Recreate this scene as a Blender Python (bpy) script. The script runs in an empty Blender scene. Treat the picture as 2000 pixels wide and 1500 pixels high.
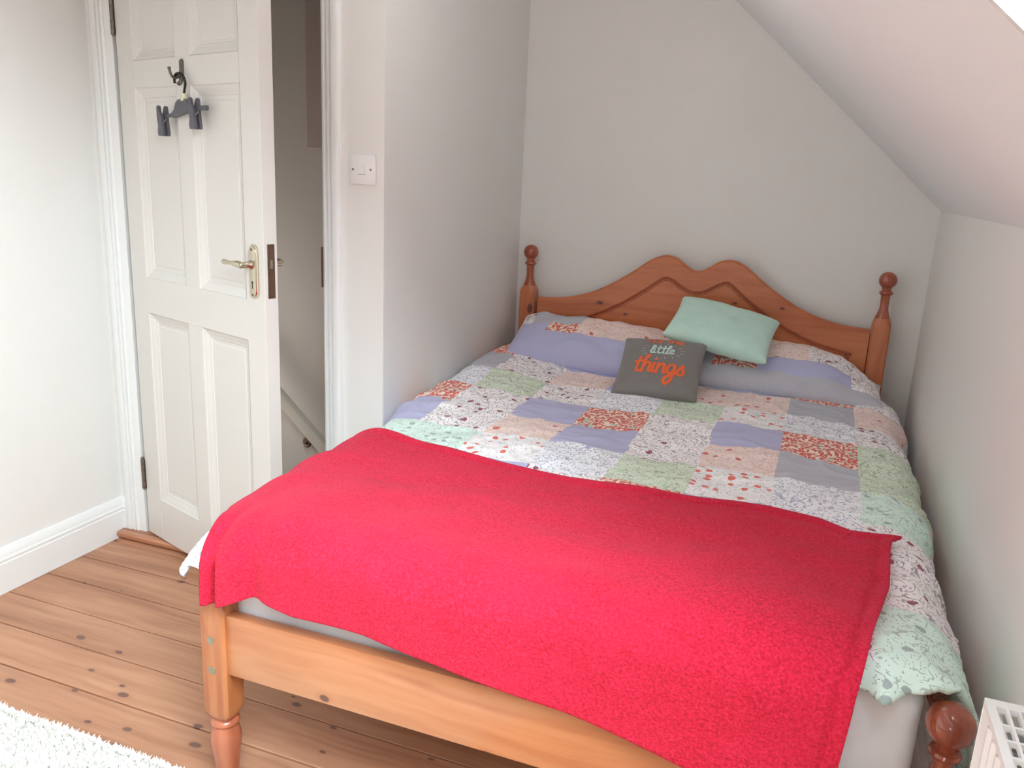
import bpy, bmesh, math, random
import numpy as np
from mathutils import Vector, Matrix, noise
random.seed(7); rng = np.random.default_rng(7)
scene = bpy.context.scene
col = scene.collection
PI = math.pi

def lin(c):
    return c / 12.92 if c <= 0.04045 else ((c + 0.055) / 1.055) ** 2.4
def rgb(r, g, b):
    return (lin(r / 255), lin(g / 255), lin(b / 255), 1.0)

# ------------------------------------------------------------------ camera
PITCH, ROLL, YAW, FPX = 0.24900991, -0.04640286, -0.35218867, 1615.10
cy_, sy_ = math.cos(YAW), math.sin(YAW)
fwd = Vector((sy_ * math.cos(PITCH), cy_ * math.cos(PITCH), -math.sin(PITCH)))
rt = Vector((cy_, -sy_, 0)); dn = fwd.cross(rt)
c_, s_ = math.cos(ROLL), math.sin(ROLL)
rt2 = c_ * rt + s_ * dn; dn2 = -s_ * rt + c_ * dn
cam_d = bpy.data.cameras.new('camera'); cam = bpy.data.objects.new('camera', cam_d); col.objects.link(cam)
M = Matrix.Identity(4)
for i in range(3):
    M[i][0] = rt2[i]; M[i][1] = -dn2[i]; M[i][2] = -fwd[i]
M[0][3], M[1][3], M[2][3] = 0, 0, 1.36
cam.matrix_world = M
cam_d.sensor_width = 36; cam_d.lens = 36 * FPX / 2000; cam_d.clip_start = 0.02
scene.camera = cam

# ------------------------------------------------------------------ sky, exposure, lights
w = bpy.data.worlds.new('overcast_sky'); scene.world = w; w.use_nodes = True
w.node_tree.nodes['Background'].inputs[0].default_value = (0.83, 0.945, 1.0, 1)
w.node_tree.nodes['Background'].inputs[1].default_value = 11.0
vs = scene.view_settings
vs.view_transform = 'Standard'; vs.look = 'None'; vs.gamma = 1; vs.use_curve_mapping = False
vs.exposure = 1.17
scene.cycles.use_denoising = True
scene.cycles.max_bounces = 14; scene.cycles.diffuse_bounces = 10
scene.cycles.sample_clamp_indirect = 12

def portal(name, loc, xdir, ydir, sx, sy):
    l = bpy.data.lights.new(name, 'AREA'); l.shape = 'RECTANGLE'; l.size = sx; l.size_y = sy
    l.cycles.is_portal = True
    o = bpy.data.objects.new(name, l); col.objects.link(o)
    X = Vector(xdir).normalized(); Y = Vector(ydir).normalized(); Z = X.cross(Y)
    m = Matrix.Identity(4)
    for i in range(3):
        m[i][0], m[i][1], m[i][2], m[i][3] = X[i], Y[i], Z[i], loc[i]
    o.matrix_world = m
    return o

# added fill light without a fitting, brightens the bed head from out of frame
cl_ = bpy.data.lights.new('bed_fill_light', 'POINT'); cl_.energy = 2.0; cl_.color = (1.0, .985, .96); cl_.shadow_soft_size = .22
clo = bpy.data.objects.new('bed_fill_light', cl_); clo.location = (-.66, 2.0, 2.02); col.objects.link(clo)

# ------------------------------------------------------------------ helpers
def new_mat(name):
    m = bpy.data.materials.new(name); m.use_nodes = True
    nt = m.node_tree; b = nt.nodes['Principled BSDF']
    return m, nt, b
def N(nt, typ, **kw):
    n = nt.nodes.new(typ)
    for k, v in kw.items():
        if k in n.inputs: n.inputs[k].default_value = v
        else: setattr(n, k, v)
    return n
def L(nt, a, b): nt.links.new(a, b)
def math_(nt, op, a, b=None, c=None, clamp=False):
    n = nt.nodes.new('ShaderNodeMath'); n.operation = op; n.use_clamp = clamp
    for i, v in enumerate((a, b, c)):
        if v is None: continue
        if isinstance(v, (int, float)): n.inputs[i].default_value = v
        else: L(nt, v, n.inputs[i])
    return n.outputs[0]
def mixc(nt, f, a, b, mode='MIX'):
    n = nt.nodes.new('ShaderNodeMix'); n.data_type = 'RGBA'; n.blend_type = mode
    for s, v in ((n.inputs[0], f), (n.inputs[6], a), (n.inputs[7], b)):
        if isinstance(v, (int, float, tuple)): s.default_value = v
        else: L(nt, v, s)
    return n.outputs[2]
def ramp(nt, f, stops, interp='LINEAR'):
    n = nt.nodes.new('ShaderNodeValToRGB'); n.color_ramp.interpolation = interp
    e = n.color_ramp.elements
    while len(e) < len(stops): e.new(0.5)
    for i, (p, c) in enumerate(stops):
        e[i].position = p; e[i].color = c if len(c) == 4 else (*c, 1)
    L(nt, f, n.inputs[0]); return n.outputs[0]
def sstep(nt, v, a, b):
    n = nt.nodes.new('ShaderNodeMapRange'); n.interpolation_type = 'SMOOTHSTEP'
    L(nt, v, n.inputs[0]); n.inputs[1].default_value = a; n.inputs[2].default_value = b
    return n.outputs[0]
def bump(nt, b, h, strength, dist):
    n = N(nt, 'ShaderNodeBump'); n.inputs['Strength'].default_value = strength; n.inputs['Distance'].default_value = dist
    L(nt, h, n.inputs['Height']); L(nt, n.outputs[0], b.inputs['Normal'])

def paint(name, c, rough=0.6, bscale=180, bstr=0.12, var=0.03):
    m, nt, b = new_mat(name)
    tc = N(nt, 'ShaderNodeNewGeometry')
    n1 = N(nt, 'ShaderNodeTexNoise', Scale=1.7, Detail=3.0); L(nt, tc.outputs['Position'], n1.inputs['Vector'])
    c2 = tuple(x * (1 - var * 2) for x in c[:3]) + (1,)
    L(nt, mixc(nt, n1.outputs[0], c2, c), b.inputs['Base Color'])
    b.inputs['Roughness'].default_value = rough
    n2 = N(nt, 'ShaderNodeTexNoise', Scale=float(bscale), Detail=2.0); L(nt, tc.outputs['Position'], n2.inputs['Vector'])
    bump(nt, b, n2.outputs[0], bstr, 0.002)
    return m
def plain(name, c, rough=0.5, metal=0.0, var=0.06, scale=30):
    m, nt, b = new_mat(name)
    tc = N(nt, 'ShaderNodeTexCoord')
    n1 = N(nt, 'ShaderNodeTexNoise', Scale=float(scale), Detail=2.0); L(nt, tc.outputs['Object'], n1.inputs['Vector'])
    c2 = tuple(x * (1 - var * 2) for x in c[:3]) + (1,)
    L(nt, mixc(nt, n1.outputs[0], c2, c), b.inputs['Base Color'])
    b.inputs['Roughness'].default_value = rough; b.inputs['Metallic'].default_value = metal
    return m

def wood(name, light, mid, dark, knotc, axis='X', rough=0.35, grain=1.0, knots=0.45, kscale=(5, 12, 12), perobj=0.0, coat=0.0, ksize=1.0):
    """Pine: long streaks along `axis`, annual bands, oval knots."""
    m, nt, b = new_mat(name)
    g = N(nt, 'ShaderNodeNewGeometry')
    ax = 'XYZ'.index(axis)
    def mapped(sc, vec):
        v = N(nt, 'ShaderNodeVectorMath', operation='MULTIPLY'); L(nt, vec, v.inputs[0]); v.inputs[1].default_value = sc
        return v.outputs[0]
    pos = g.outputs['Position']
    warp = N(nt, 'ShaderNodeTexNoise', Scale=3.0, Detail=2.0); L(nt, pos, warp.inputs['Vector'])
    wv = N(nt, 'ShaderNodeVectorMath', operation='SCALE'); L(nt, warp.outputs['Color'], wv.inputs[0]); wv.inputs['Scale'].default_value = 0.05
    pw = N(nt, 'ShaderNodeVectorMath', operation='ADD'); L(nt, pos, pw.inputs[0]); L(nt, wv.outputs[0], pw.inputs[1])
    sc = [60 * grain] * 3; sc[ax] = 2.2
    n1 = N(nt, 'ShaderNodeTexNoise', Scale=1.0, Detail=4.0); L(nt, mapped(tuple(sc), pw.outputs[0]), n1.inputs['Vector'])
    sc = [16 * grain] * 3; sc[ax] = 0.9
    n2 = N(nt, 'ShaderNodeTexNoise', Scale=1.0, Detail=2.0); L(nt, mapped(tuple(sc), pw.outputs[0]), n2.inputs['Vector'])
    n3 = N(nt, 'ShaderNodeTexNoise', Scale=2.3, Detail=2.0); L(nt, pos, n3.inputs['Vector'])
    t = math_(nt, 'ADD', math_(nt, 'MULTIPLY', n1.outputs[0], 0.5), math_(nt, 'MULTIPLY', n2.outputs[0], 0.5))
    c = ramp(nt, t, [(0.36, dark), (0.5, mid), (0.62, light)])
    c = mixc(nt, math_(nt, 'MULTIPLY', n3.outputs[0], 0.35), c, dark)
    if perobj:
        oi = N(nt, 'ShaderNodeObjectInfo')
        mr = N(nt, 'ShaderNodeMapRange'); L(nt, oi.outputs['Random'], mr.inputs[0]); mr.inputs[3].default_value = 1 - perobj; mr.inputs[4].default_value = 1 + perobj
        hs = N(nt, 'ShaderNodeHueSaturation'); L(nt, c, hs.inputs['Color']); L(nt, mr.outputs[0], hs.inputs['Value']); c = hs.outputs[0]
    v = N(nt, 'ShaderNodeTexVoronoi', Scale=1.0); kv = mapped(tuple(kscale), pw.outputs[0])
    if 0 in kscale:                                                  # flat boards: knots in the two directions of the face
        v.voronoi_dimensions = '2D'; sp = N(nt, 'ShaderNodeSeparateXYZ'); L(nt, kv, sp.inputs[0]); cb = N(nt, 'ShaderNodeCombineXYZ')
        for q, i_ in enumerate([i for i in range(3) if kscale[i]]): L(nt, sp.outputs[i_], cb.inputs[q])
        kv = cb.outputs[0]
    L(nt, kv, v.inputs['Vector'])
    gate = N(nt, 'ShaderNodeSeparateColor'); L(nt, v.outputs['Color'], gate.inputs[0])
    on = math_(nt, 'LESS_THAN', gate.outputs[0], knots)
    size = math_(nt, 'MULTIPLY_ADD', gate.outputs[1], 0.11 * ksize, 0.055 * ksize)
    d = math_(nt, 'DIVIDE', v.outputs['Distance'], size)
    core = math_(nt, 'MULTIPLY', math_(nt, 'SUBTRACT', 1.0, sstep(nt, d, 0.7, 1.15)), on)
    halo = math_(nt, 'MULTIPLY', math_(nt, 'SUBTRACT', 1.0, sstep(nt, d, 0.8, 2.6)), on)
    c = mixc(nt, math_(nt, 'MULTIPLY', halo, 0.35), c, dark)
    c = mixc(nt, math_(nt, 'MULTIPLY', core, 0.9), c, knotc)
    L(nt, c, b.inputs['Base Color'])
    b.inputs['Roughness'].default_value = rough
    b.inputs['Coat Weight'].default_value = coat; b.inputs['Coat Roughness'].default_value = 0.12
    bump(nt, b, n1.outputs[0], 0.12, 0.002)
    return m

# geometry ----------------------------------------------------------
class MB:
    """collects shapes into one mesh"""
    def __init__(s): s.v = []; s.f = []
    def add(s, v, f):
        o = len(s.v); s.v += [tuple(p) for p in v]; s.f += [tuple(i + o for i in q) for q in f]; return s
    def box(s, x0, x1, y0, y1, z0, z1, bev=0.0, mat=None, seg=1):
        bm = bmesh.new(); bmesh.ops.create_cube(bm, size=1)
        for v in bm.verts:
            v.co = Vector(((x0 + x1) / 2 + v.co.x * (x1 - x0), (y0 + y1) / 2 + v.co.y * (y1 - y0), (z0 + z1) / 2 + v.co.z * (z1 - z0)))
        if bev: bmesh.ops.bevel(bm, geom=bm.edges[:], offset=bev, segments=seg, affect='EDGES', profile=0.5)
        if mat is not None: bm.transform(mat)
        bm.verts.index_update(); s.add([v.co[:] for v in bm.verts], [[v.index for v in f.verts] for f in bm.faces]); bm.free(); return s
    def prism(s, pts, fn, t0, t1):
        """outline pts (a,b), extruded between t0 and t1; fn(a,b,t)->xyz"""
        n = len(pts)
        v = [fn(a, b, t0) for a, b in pts] + [fn(a, b, t1) for a, b in pts]
        f = [tuple(range(n))[::-1], tuple(range(n, 2 * n))] + [(i, (i + 1) % n, n + (i + 1) % n, n + i) for i in range(n)]
        return s.add(v, f)
    def lathe(s, prof, c=(0, 0, 0), n=24, mat=None):
        v = []; f = []
        for r, z in prof:
            for k in range(n):
                a = 2 * PI * k / n; p = Vector((r * math.cos(a), r * math.sin(a), z))
                if mat is not None: p = mat @ p
                v.append((p.x + c[0], p.y + c[1], p.z + c[2]))
        m = len(prof)
        for i in range(m - 1):
            for k in range(n): f.append((i * n + k, i * n + (k + 1) % n, (i + 1) * n + (k + 1) % n, (i + 1) * n + k))
        f.append(tuple(range(n))[::-1]); f.append(tuple((m - 1) * n + k for k in range(n)))
        return s.add(v, f)
    def tube(s, pts, r, n=10, smooth=0, flat=1.0):
        P = [Vector(p) for p in pts]
        R = list(r) if hasattr(r, '__len__') else [r] * len(P)
        if smooth:
            Q = []; RR = []
            for i in range(len(P) - 1):
                p0, p1, p2, p3 = P[max(i - 1, 0)], P[i], P[i + 1], P[min(i + 2, len(P) - 1)]
                for k in range(smooth):
                    t = k / smooth
                    Q.append(0.5 * ((2 * p1) + (p2 - p0) * t + (2 * p0 - 5 * p1 + 4 * p2 - p3) * t * t + (3 * p1 - p0 - 3 * p2 + p3) * t ** 3)); RR.append(R[i] * (1 - t) + R[i + 1] * t)
            Q.append(P[-1]); RR.append(R[-1]); P, R = Q, RR
        v = []; f = []; up = None
        for i, p in enumerate(P):
            t = (P[min(i + 1, len(P) - 1)] - P[max(i - 1, 0)]).normalized()
            if up is None: up = t.orthogonal().normalized()
            up = (up - t * up.dot(t)).normalized(); sd = t.cross(up)
            for k in range(n):
                a = 2 * PI * k / n; v.append(p + up * (R[i] * math.cos(a)) + sd * (R[i] * flat * math.sin(a)))
        m = len(P)
        for i in range(m - 1):
            for k in range(n): f.append((i * n + k, i * n + (k + 1) % n, (i + 1) * n + (k + 1) % n, (i + 1) * n + k))
        f.append(tuple(range(n))[::-1]); f.append(tuple((m - 1) * n + k for k in range(n)))
        return s.add(v, f)
    def sphere(s, c, r, n=20, m=12, sc=(1, 1, 1)):
        prof = [(max(r * math.sin(PI * i / m), 1e-4), -r * math.cos(PI * i / m)) for i in range(m + 1)]
        return s.lathe(prof, c, n, Matrix.Diagonal((*sc, 1)))
    def mesh(s, name, smooth=None):
        me = bpy.data.meshes.new(name); me.from_pydata(s.v, [], s.f); me.validate(); me.update()
        bm = bmesh.new(); bm.from_mesh(me); bmesh.ops.recalc_face_normals(bm, faces=bm.faces[:]); bm.to_mesh(me); bm.free()
        if smooth:
            me.shade_smooth(); me.set_sharp_from_angle(angle=math.radians(smooth))
        return me
    def build(s, name, mat, parent=None, smooth=None, **kw):
        return link(name, s.mesh(name, smooth), mat, parent, **kw)
def link(name, me, mat, parent=None, label=None, cat=None, group=None, kind=None):
    o = bpy.data.objects.new(name, me); col.objects.link(o)
    if mat is not None and len(me.materials) == 0: me.materials.append(mat)
    if parent is not None: o.parent = parent
    tag(o, label, cat, group, kind); return o
def tag(o, label=None, cat=None, group=None, kind=None):
    for k, v in (('label', label), ('category', cat), ('group', group), ('kind', kind)):
        if v: o[k] = v
    return o
def empty(name, **kw):
    o = bpy.data.objects.new(name, None); o.empty_display_size = 0.1; col.objects.link(o); tag(o, **kw); return o
def origin(o, p):
    """move an Empty to p keeping children (built in world coordinates) where they are"""
    o.location = p
    for c in o.children: c.matrix_parent_inverse = Matrix.Translation(Vector(p)).inverted()
def sst(a, b, x):
    t = min(1.0, max(0.0, (x - a) / (b - a))); return t * t * (3 - 2 * t)
def interp(x, xs, ys): return float(np.interp(x, xs, ys))
def catmull(P, k=6):
    P = [Vector((*p, 0)) for p in P]; out = []
    for i in range(len(P) - 1):
        p0, p1, p2, p3 = P[max(i - 1, 0)], P[i], P[i + 1], P[min(i + 2, len(P) - 1)]
        for j in range(k):
            t = j / k
            q = 0.5 * ((2 * p1) + (p2 - p0) * t + (2 * p0 - 5 * p1 + 4 * p2 - p3) * t * t + (3 * p1 - p0 - 3 * p2 + p3) * t ** 3)
            out.append((q.x, q.y))
    out.append((P[-1].x, P[-1].y)); return out

# ------------------------------------------------------------------ materials
M_wall = paint('wall_paint', rgb(231, 231, 228))
M_ceil = paint('ceiling_paint', rgb(234, 239, 241), bscale=140)
M_gloss = paint('white_gloss', rgb(232, 234, 233), 0.25, 60, 0.03, 0.01)
M_door = paint('shaded_door_gloss', rgb(218, 216, 211), 0.3, 60, 0.03, 0.01)  # trim's white, darkened to put the door's weaker light into the colour
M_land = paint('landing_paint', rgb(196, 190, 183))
M_landtop = paint('landing_bulkhead_shade', rgb(180, 165, 159))  # landing colour darkened, the bulkhead's shade is painted in
M_floor = wood('floor_pine', rgb(206, 156, 122), rgb(194, 142, 110), rgb(166, 116, 88), rgb(112, 80, 74), 'X', 0.45, 0.8, 0.38, (7, 13, 0), 0.10, 0.0, 0.78)
M_sill = wood('threshold_wood', rgb(200, 146, 114), rgb(188, 132, 102), rgb(164, 110, 84), rgb(120, 70, 55), 'X', 0.4, 1.0, 0.1)
M_rail = wood('orange_pine_long', rgb(208, 146, 102), rgb(197, 131, 87), rgb(174, 102, 62), rgb(98, 50, 38), 'X', 0.3, 0.7, 0.34, (6, 0, 10), 0, 0.35, 0.85)
M_head = wood('headboard_pine', rgb(208, 130, 86), rgb(198, 118, 74), rgb(172, 94, 56), rgb(92, 44, 38), 'X', 0.3, 0.6, 0.26, (7, 0, 12), 0, 0.3, 0.8)
M_post = wood('orange_pine_upright', rgb(206, 142, 96), rgb(192, 124, 78), rgb(166, 94, 54), rgb(110, 60, 44), 'Z', 0.3, 0.9, 0.08, (9, 9, 5), 0, 0.35)
M_hpost = wood('headboard_pine_upright', rgb(204, 126, 84), rgb(192, 112, 70), rgb(166, 88, 54), rgb(84, 34, 26), 'Z', 0.3, 0.8, 0.08, (9, 9, 5), 0, 0.3)
M_leg = wood('turned_leg_pine', rgb(196, 124, 92), rgb(182, 106, 76), rgb(154, 82, 56), rgb(100, 50, 38), 'Z', 0.3, 0.8, 0.05, (9, 9, 5), 0, 0.3)
M_turn = wood('turned_red_pine', rgb(176, 92, 60), rgb(160, 78, 50), rgb(130, 58, 38), rgb(80, 34, 26), 'Z', 0.18, 0.8, 0.05, (9, 9, 5), 0, 0.8)
M_brass = plain('aged_brass', rgb(208, 198, 176), 0.2, 1.0)
M_brassdark = plain('tarnished_brass', rgb(138, 112, 92), 0.38, 0.8, 0.2, 60)
M_hinge = plain('hinge_steel', rgb(140, 130, 118), 0.35, 0.9, 0.15, 80)
M_dark = plain('dark_recess', rgb(28, 25, 23), 0.7)
M_plast = plain('white_plastic', rgb(240, 240, 240), 0.3)
M_grey = plain('dark_grey_plastic', rgb(92, 92, 100), 0.45)
M_wire = plain('black_wire', rgb(40, 38, 36), 0.35, 0.4)
M_pewter = plain('pewter_metal', rgb(120, 116, 108), 0.35, 0.85)
M_cream = plain('cream_label', rgb(222, 218, 186), 0.6)
M_bolt = plain('zinc_bolt', rgb(170, 165, 145), 0.35, 0.9)
M_rad = plain('radiator_enamel', rgb(244, 244, 243), 0.3, 0, 0.01)
M_fin = plain('radiator_fins', rgb(205, 208, 208), 0.45, 0.0, 0.05)
M_sheet = paint('sheet_cotton', rgb(226, 232, 236), 0.85, 500, 0.1, 0.02)
M_pipe = paint('mattress_side', rgb(222, 222, 220), 0.85, 500, 0.1, 0.02)

def fabric(name, c, weave=1400, rough=0.9, sheen=0.2, strength=0.25):
    m, nt, b = new_mat(name)
    tc = N(nt, 'ShaderNodeTexCoord')
    n = N(nt, 'ShaderNodeTexNoise', Scale=float(weave), Detail=2.0); L(nt, tc.outputs['Object'], n.inputs['Vector'])
    n2 = N(nt, 'ShaderNodeTexNoise', Scale=22.0, Detail=3.0); L(nt, tc.outputs['Object'], n2.inputs['Vector'])
    dk = tuple(x * 0.86 for x in c[:3]) + (1,)
    L(nt, mixc(nt, n2.outputs[0], dk, c), b.inputs['Base Color'])
    b.inputs['Roughness'].default_value = rough; b.inputs['Sheen Weight'].default_value = sheen
    bump(nt, b, n.outputs[0], strength, 0.001); return m
M_mint = fabric('mint_cotton', rgb(204, 240, 228))
M_mintpipe = fabric('grey_mint_back', rgb(186, 196, 184))
M_charcoal = fabric('grey_canvas', rgb(134, 131, 129), 1000)
M_orange = fabric('orange_print', rgb(246, 112, 60), 1000)
M_aqua = fabric('pale_aqua_print', rgb(204, 230, 226), 1000)
M_whitep = fabric('white_print', rgb(214, 216, 210), 1000)
M_rug = fabric('rug_pile', rgb(250, 250, 244), 400, 0.95, 0.3)

def fleece():
    m, nt, b = new_mat('red_fleece')
    tc = N(nt, 'ShaderNodeTexCoord'); P = tc.outputs['Object']
    n1 = N(nt, 'ShaderNodeTexNoise', Scale=190.0, Detail=3.0, Roughness=0.65); L(nt, P, n1.inputs['Vector'])
    n2 = N(nt, 'ShaderNodeTexNoise', Scale=14.0, Detail=4.0, Roughness=0.6); L(nt, P, n2.inputs['Vector'])
    n3 = N(nt, 'ShaderNodeTexNoise', Scale=4.0, Detail=2.0); L(nt, P, n3.inputs['Vector'])
    c = ramp(nt, n1.outputs[0], [(0.3, rgb(172, 5, 36)), (0.5, rgb(212, 20, 58)), (0.7, rgb(232, 44, 82))])
    f = math_(nt, 'MULTIPLY', sstep(nt, math_(nt, 'MULTIPLY_ADD', n2.outputs[0], 0.6, math_(nt, 'MULTIPLY', n3.outputs[0], 0.5)), 0.42, 0.75), 0.3)
    c = mixc(nt, f, c, rgb(232, 38, 78))
    L(nt, c, b.inputs['Base Color']); b.inputs['Roughness'].default_value = 0.95
    b.inputs['Sheen Weight'].default_value = 0.15; b.inputs['Sheen Tint'].default_value = (1.0, 0.25, 0.38, 1); b.inputs['Sheen Roughness'].default_value = 0.45
    h = math_(nt, 'MULTIPLY_ADD', n2.outputs[0], 0.5, n1.outputs[0])
    bump(nt, b, h, 0.8, 0.006); return m
M_red = fleece()

NT = 9
def patchwork(name):
    """printed patchwork: the face attribute `patch` says which print, the prints are twigs, leaves, flowers and dots in metres of cloth"""
    m, nt, b = new_mat(name)
    at = N(nt, 'ShaderNodeAttribute', attribute_name='patch'); F = at.outputs['Fac']
    uv = N(nt, 'ShaderNodeUVMap', uv_map='cloth').outputs[0]
    def pick(vals):
        return ramp(nt, F, [(i / NT, v if isinstance(v, tuple) else (v, v, v)) for i, v in enumerate(vals)], 'CONSTANT')
    #            twig             blue leaf         lavender           red              peach            green             grey             red flower        aqua
    base = pick([rgb(250, 247, 249), rgb(246, 248, 253), rgb(186, 188, 222), rgb(246, 228, 214), rgb(246, 226, 219), rgb(220, 234, 214), rgb(190, 192, 203), rgb(250, 249, 250), rgb(222, 246, 236)])
    lcol = pick([rgb(122, 114, 122), rgb(142, 152, 184), rgb(196, 196, 224), rgb(214, 86, 74), rgb(184, 132, 132), rgb(128, 138, 118), rgb(204, 204, 212), rgb(160, 166, 178), rgb(136, 150, 150)])
    lth = pick([0.13, 0.15, 0.12, 0.36, 0.11, 0.11, 0.10, 0.08, 0.09])
    lw = pick([0.8, 0.8, 0.0, 0.0, 0.4, 0.7, 0.0, 0.6, 0.6])
    acol = pick([rgb(140, 48, 62), rgb(110, 124, 166), rgb(186, 184, 218), rgb(188, 218, 200), rgb(206, 96, 86), rgb(190, 210, 186), rgb(190, 190, 200), rgb(226, 92, 74), rgb(160, 176, 176)])
    ad = pick([0.12, 0.0, 0.0, 0.14, 0.10, 0.2, 0.0, 0.35, 0.22])
    def scaled(sc, rotv=0.0):
        mp = N(nt, 'ShaderNodeMapping'); L(nt, uv, mp.inputs[0]); mp.inputs['Scale'].default_value = sc; mp.inputs['Rotation'].default_value = (0, 0, rotv); return mp.outputs[0]
    nz = N(nt, 'ShaderNodeTexNoise', Scale=30.0, Detail=1.0, Distortion=1.0); L(nt, scaled((1, 1, 1)), nz.inputs['Vector'])
    line = math_(nt, 'SUBTRACT', 1.0, sstep(nt, math_(nt, 'ABSOLUTE', math_(nt, 'SUBTRACT', nz.outputs[0], 0.5)), 0.014, 0.034))
    nb = N(nt, 'ShaderNodeTexNoise', Scale=70.0, Detail=1.0); L(nt, scaled((1, 1, 1)), nb.inputs['Vector'])
    line = math_(nt, 'MULTIPLY', line, sstep(nt, nb.outputs[0], 0.42, 0.52))
    line = math_(nt, 'MULTIPLY', line, lw)
    vec = N(nt, 'ShaderNodeVectorMath', operation='ADD'); L(nt, scaled((1, 1, 1)), vec.inputs[0])
    dv = N(nt, 'ShaderNodeVectorMath', operation='SCALE'); L(nt, nz.outputs['Color'], dv.inputs[0]); dv.inputs['Scale'].default_value = 0.012; L(nt, dv.outputs[0], vec.inputs[1])
    def vor(sc, rotv):
        mp = N(nt, 'ShaderNodeMapping'); L(nt, vec.outputs[0], mp.inputs[0]); mp.inputs['Scale'].default_value = sc; mp.inputs['Rotation'].default_value = (0, 0, rotv)
        v = N(nt, 'ShaderNodeTexVoronoi', Scale=1.0); v.voronoi_dimensions = '2D'; L(nt, mp.outputs[0], v.inputs['Vector']); return v
    def leaves(sc, rotv):
        v = vor(sc, rotv); return math_(nt, 'SMOOTH_MIN', 1.0, sstep(nt, math_(nt, 'SUBTRACT', lth, v.outputs['Distance']), -0.03, 0.07), 0.0)
    lf = math_(nt, 'MAXIMUM', leaves((42, 92, 1), 0.6), leaves((92, 40, 1), 0.25))
    mot = math_(nt, 'MAXIMUM', line, lf)
    va = vor((34, 34, 1), 0.0)
    ga = N(nt, 'ShaderNodeSeparateColor'); L(nt, va.outputs['Color'], ga.inputs[0])
    pet = math_(nt, 'MULTIPLY_ADD', nb.outputs[0], 0.35, 0.12)
    flower = math_(nt, 'MULTIPLY', math_(nt, 'LESS_THAN', ga.outputs[0], ad), sstep(nt, math_(nt, 'SUBTRACT', pet, va.outputs['Distance']), -0.02, 0.05))
    c = mixc(nt, math_(nt, 'MULTIPLY', mot, 0.92), base, lcol)
    c = mixc(nt, math_(nt, 'MULTIPLY', flower, 0.9), c, acol)
    L(nt, c, b.inputs['Base Color']); b.inputs['Roughness'].default_value = 0.9; b.inputs['Sheen Weight'].default_value = 0.1
    n2 = N(nt, 'ShaderNodeTexNoise', Scale=60.0, Detail=3.0); L(nt, uv, n2.inputs['Vector'])
    bump(nt, b, n2.outputs[0], 0.25, 0.004)
    return m
M_patch = patchwork('patchwork_cotton')

# ------------------------------------------------------------------ room shell
XL, XK, XA, YD, YB, YR = -2.31, 0.359, -1.223, 2.176, 3.338, -1.7
OX0, OX1, OH = -2.194, -1.430, 2.025            # door opening
SL = 0.902                                        # rise of the roof slope per metre
ZK, ZC = 1.30, 2.36
XC = XK - (ZC - ZK) / SL

fl = empty('floor', kind='structure')
MB().box(XL - .1, XK + .1, YR - .1, YB + .1, -.06, -.021).build('subfloor', M_dark, fl)
seams = [3.36, 3.221, 3.08, 2.94, 2.80, 2.66, 2.52, 2.38, 2.243, 2.105, 1.967, 1.826, 1.685, 1.545, 1.398, 1.255, 1.11, .97, .83, .69, .55, .41, .27, .13, -.01, -.15, -.29, -.43, -.57, -.71, -.85, -.99, -1.13, -1.27, -1.41, -1.55, -1.7]
for i in range(len(seams) - 1):
    y1, y0 = seams[i], seams[i + 1]
    g = 0.0022
    x0 = XL if y0 < 2.17 else XA - .02
    dz = random.uniform(-0.0012, 0.0006)
    MB().box(x0, XK, y0 + g, min(y1 - g, YB), -.022, dz, 0.0016).build('plank', M_floor, fl)
    if y1 >= 2.15 and y1 < 2.4: pass

MB().box(XL - .12, XL, YR - .1, YD + .12, 0, 2.5).build('wall_left', M_wall, kind='structure')
wd = MB()
wd.box(XL - .01, OX0 - .03, YD, YD + .115, 0, 2.5)
wd.box(OX1 + .03, XA - .0005, YD, YD + .115, 0, 2.5, 0.0)
wd.box(OX0 - .03, OX1 + .03, YD, YD + .115, OH + .03, 2.5)
wd.build('wall_door', M_wall, kind='structure')
MB().box(-1.345, XA, YD + .001, YB + .1, 0, 2.5, 0.004).build('wall_alcove', M_wall, kind='structure')
MB().prism([(XA - .12, 0), (XK + .1, 0), (XK + .1, ZK - .06), (XK, ZK + .03), (XC, ZC + .05), (XA - .12, ZC + .05)], lambda a, b, t: (a, t, b), YB, YB + .12).build('wall_back', M_wall, kind='structure')
MB().box(XK, XK + .12, YR - .1, YB + .1, 0, ZK + .02).build('wall_right', M_wall, kind='structure')
RW = (-.38, -.05, .90, 1.40)                        # added opening behind the camera, lets in fill light
rw = MB().box(XL - .12, RW[0], YR - .12, YR, 0, 2.5).box(RW[1], XK + .12, YR - .12, YR, 0, 2.5).box(RW[0], RW[1], YR - .12, YR, 0, RW[2]).box(RW[0], RW[1], YR - .12, YR, RW[3], 2.5)
rw.build('wall_rear', M_wall, kind='structure')
MB().box(XL - .1, XC + .05, YR - .1, YB + .1, ZC, ZC + .12).build('ceiling', M_ceil, kind='structure')

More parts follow.
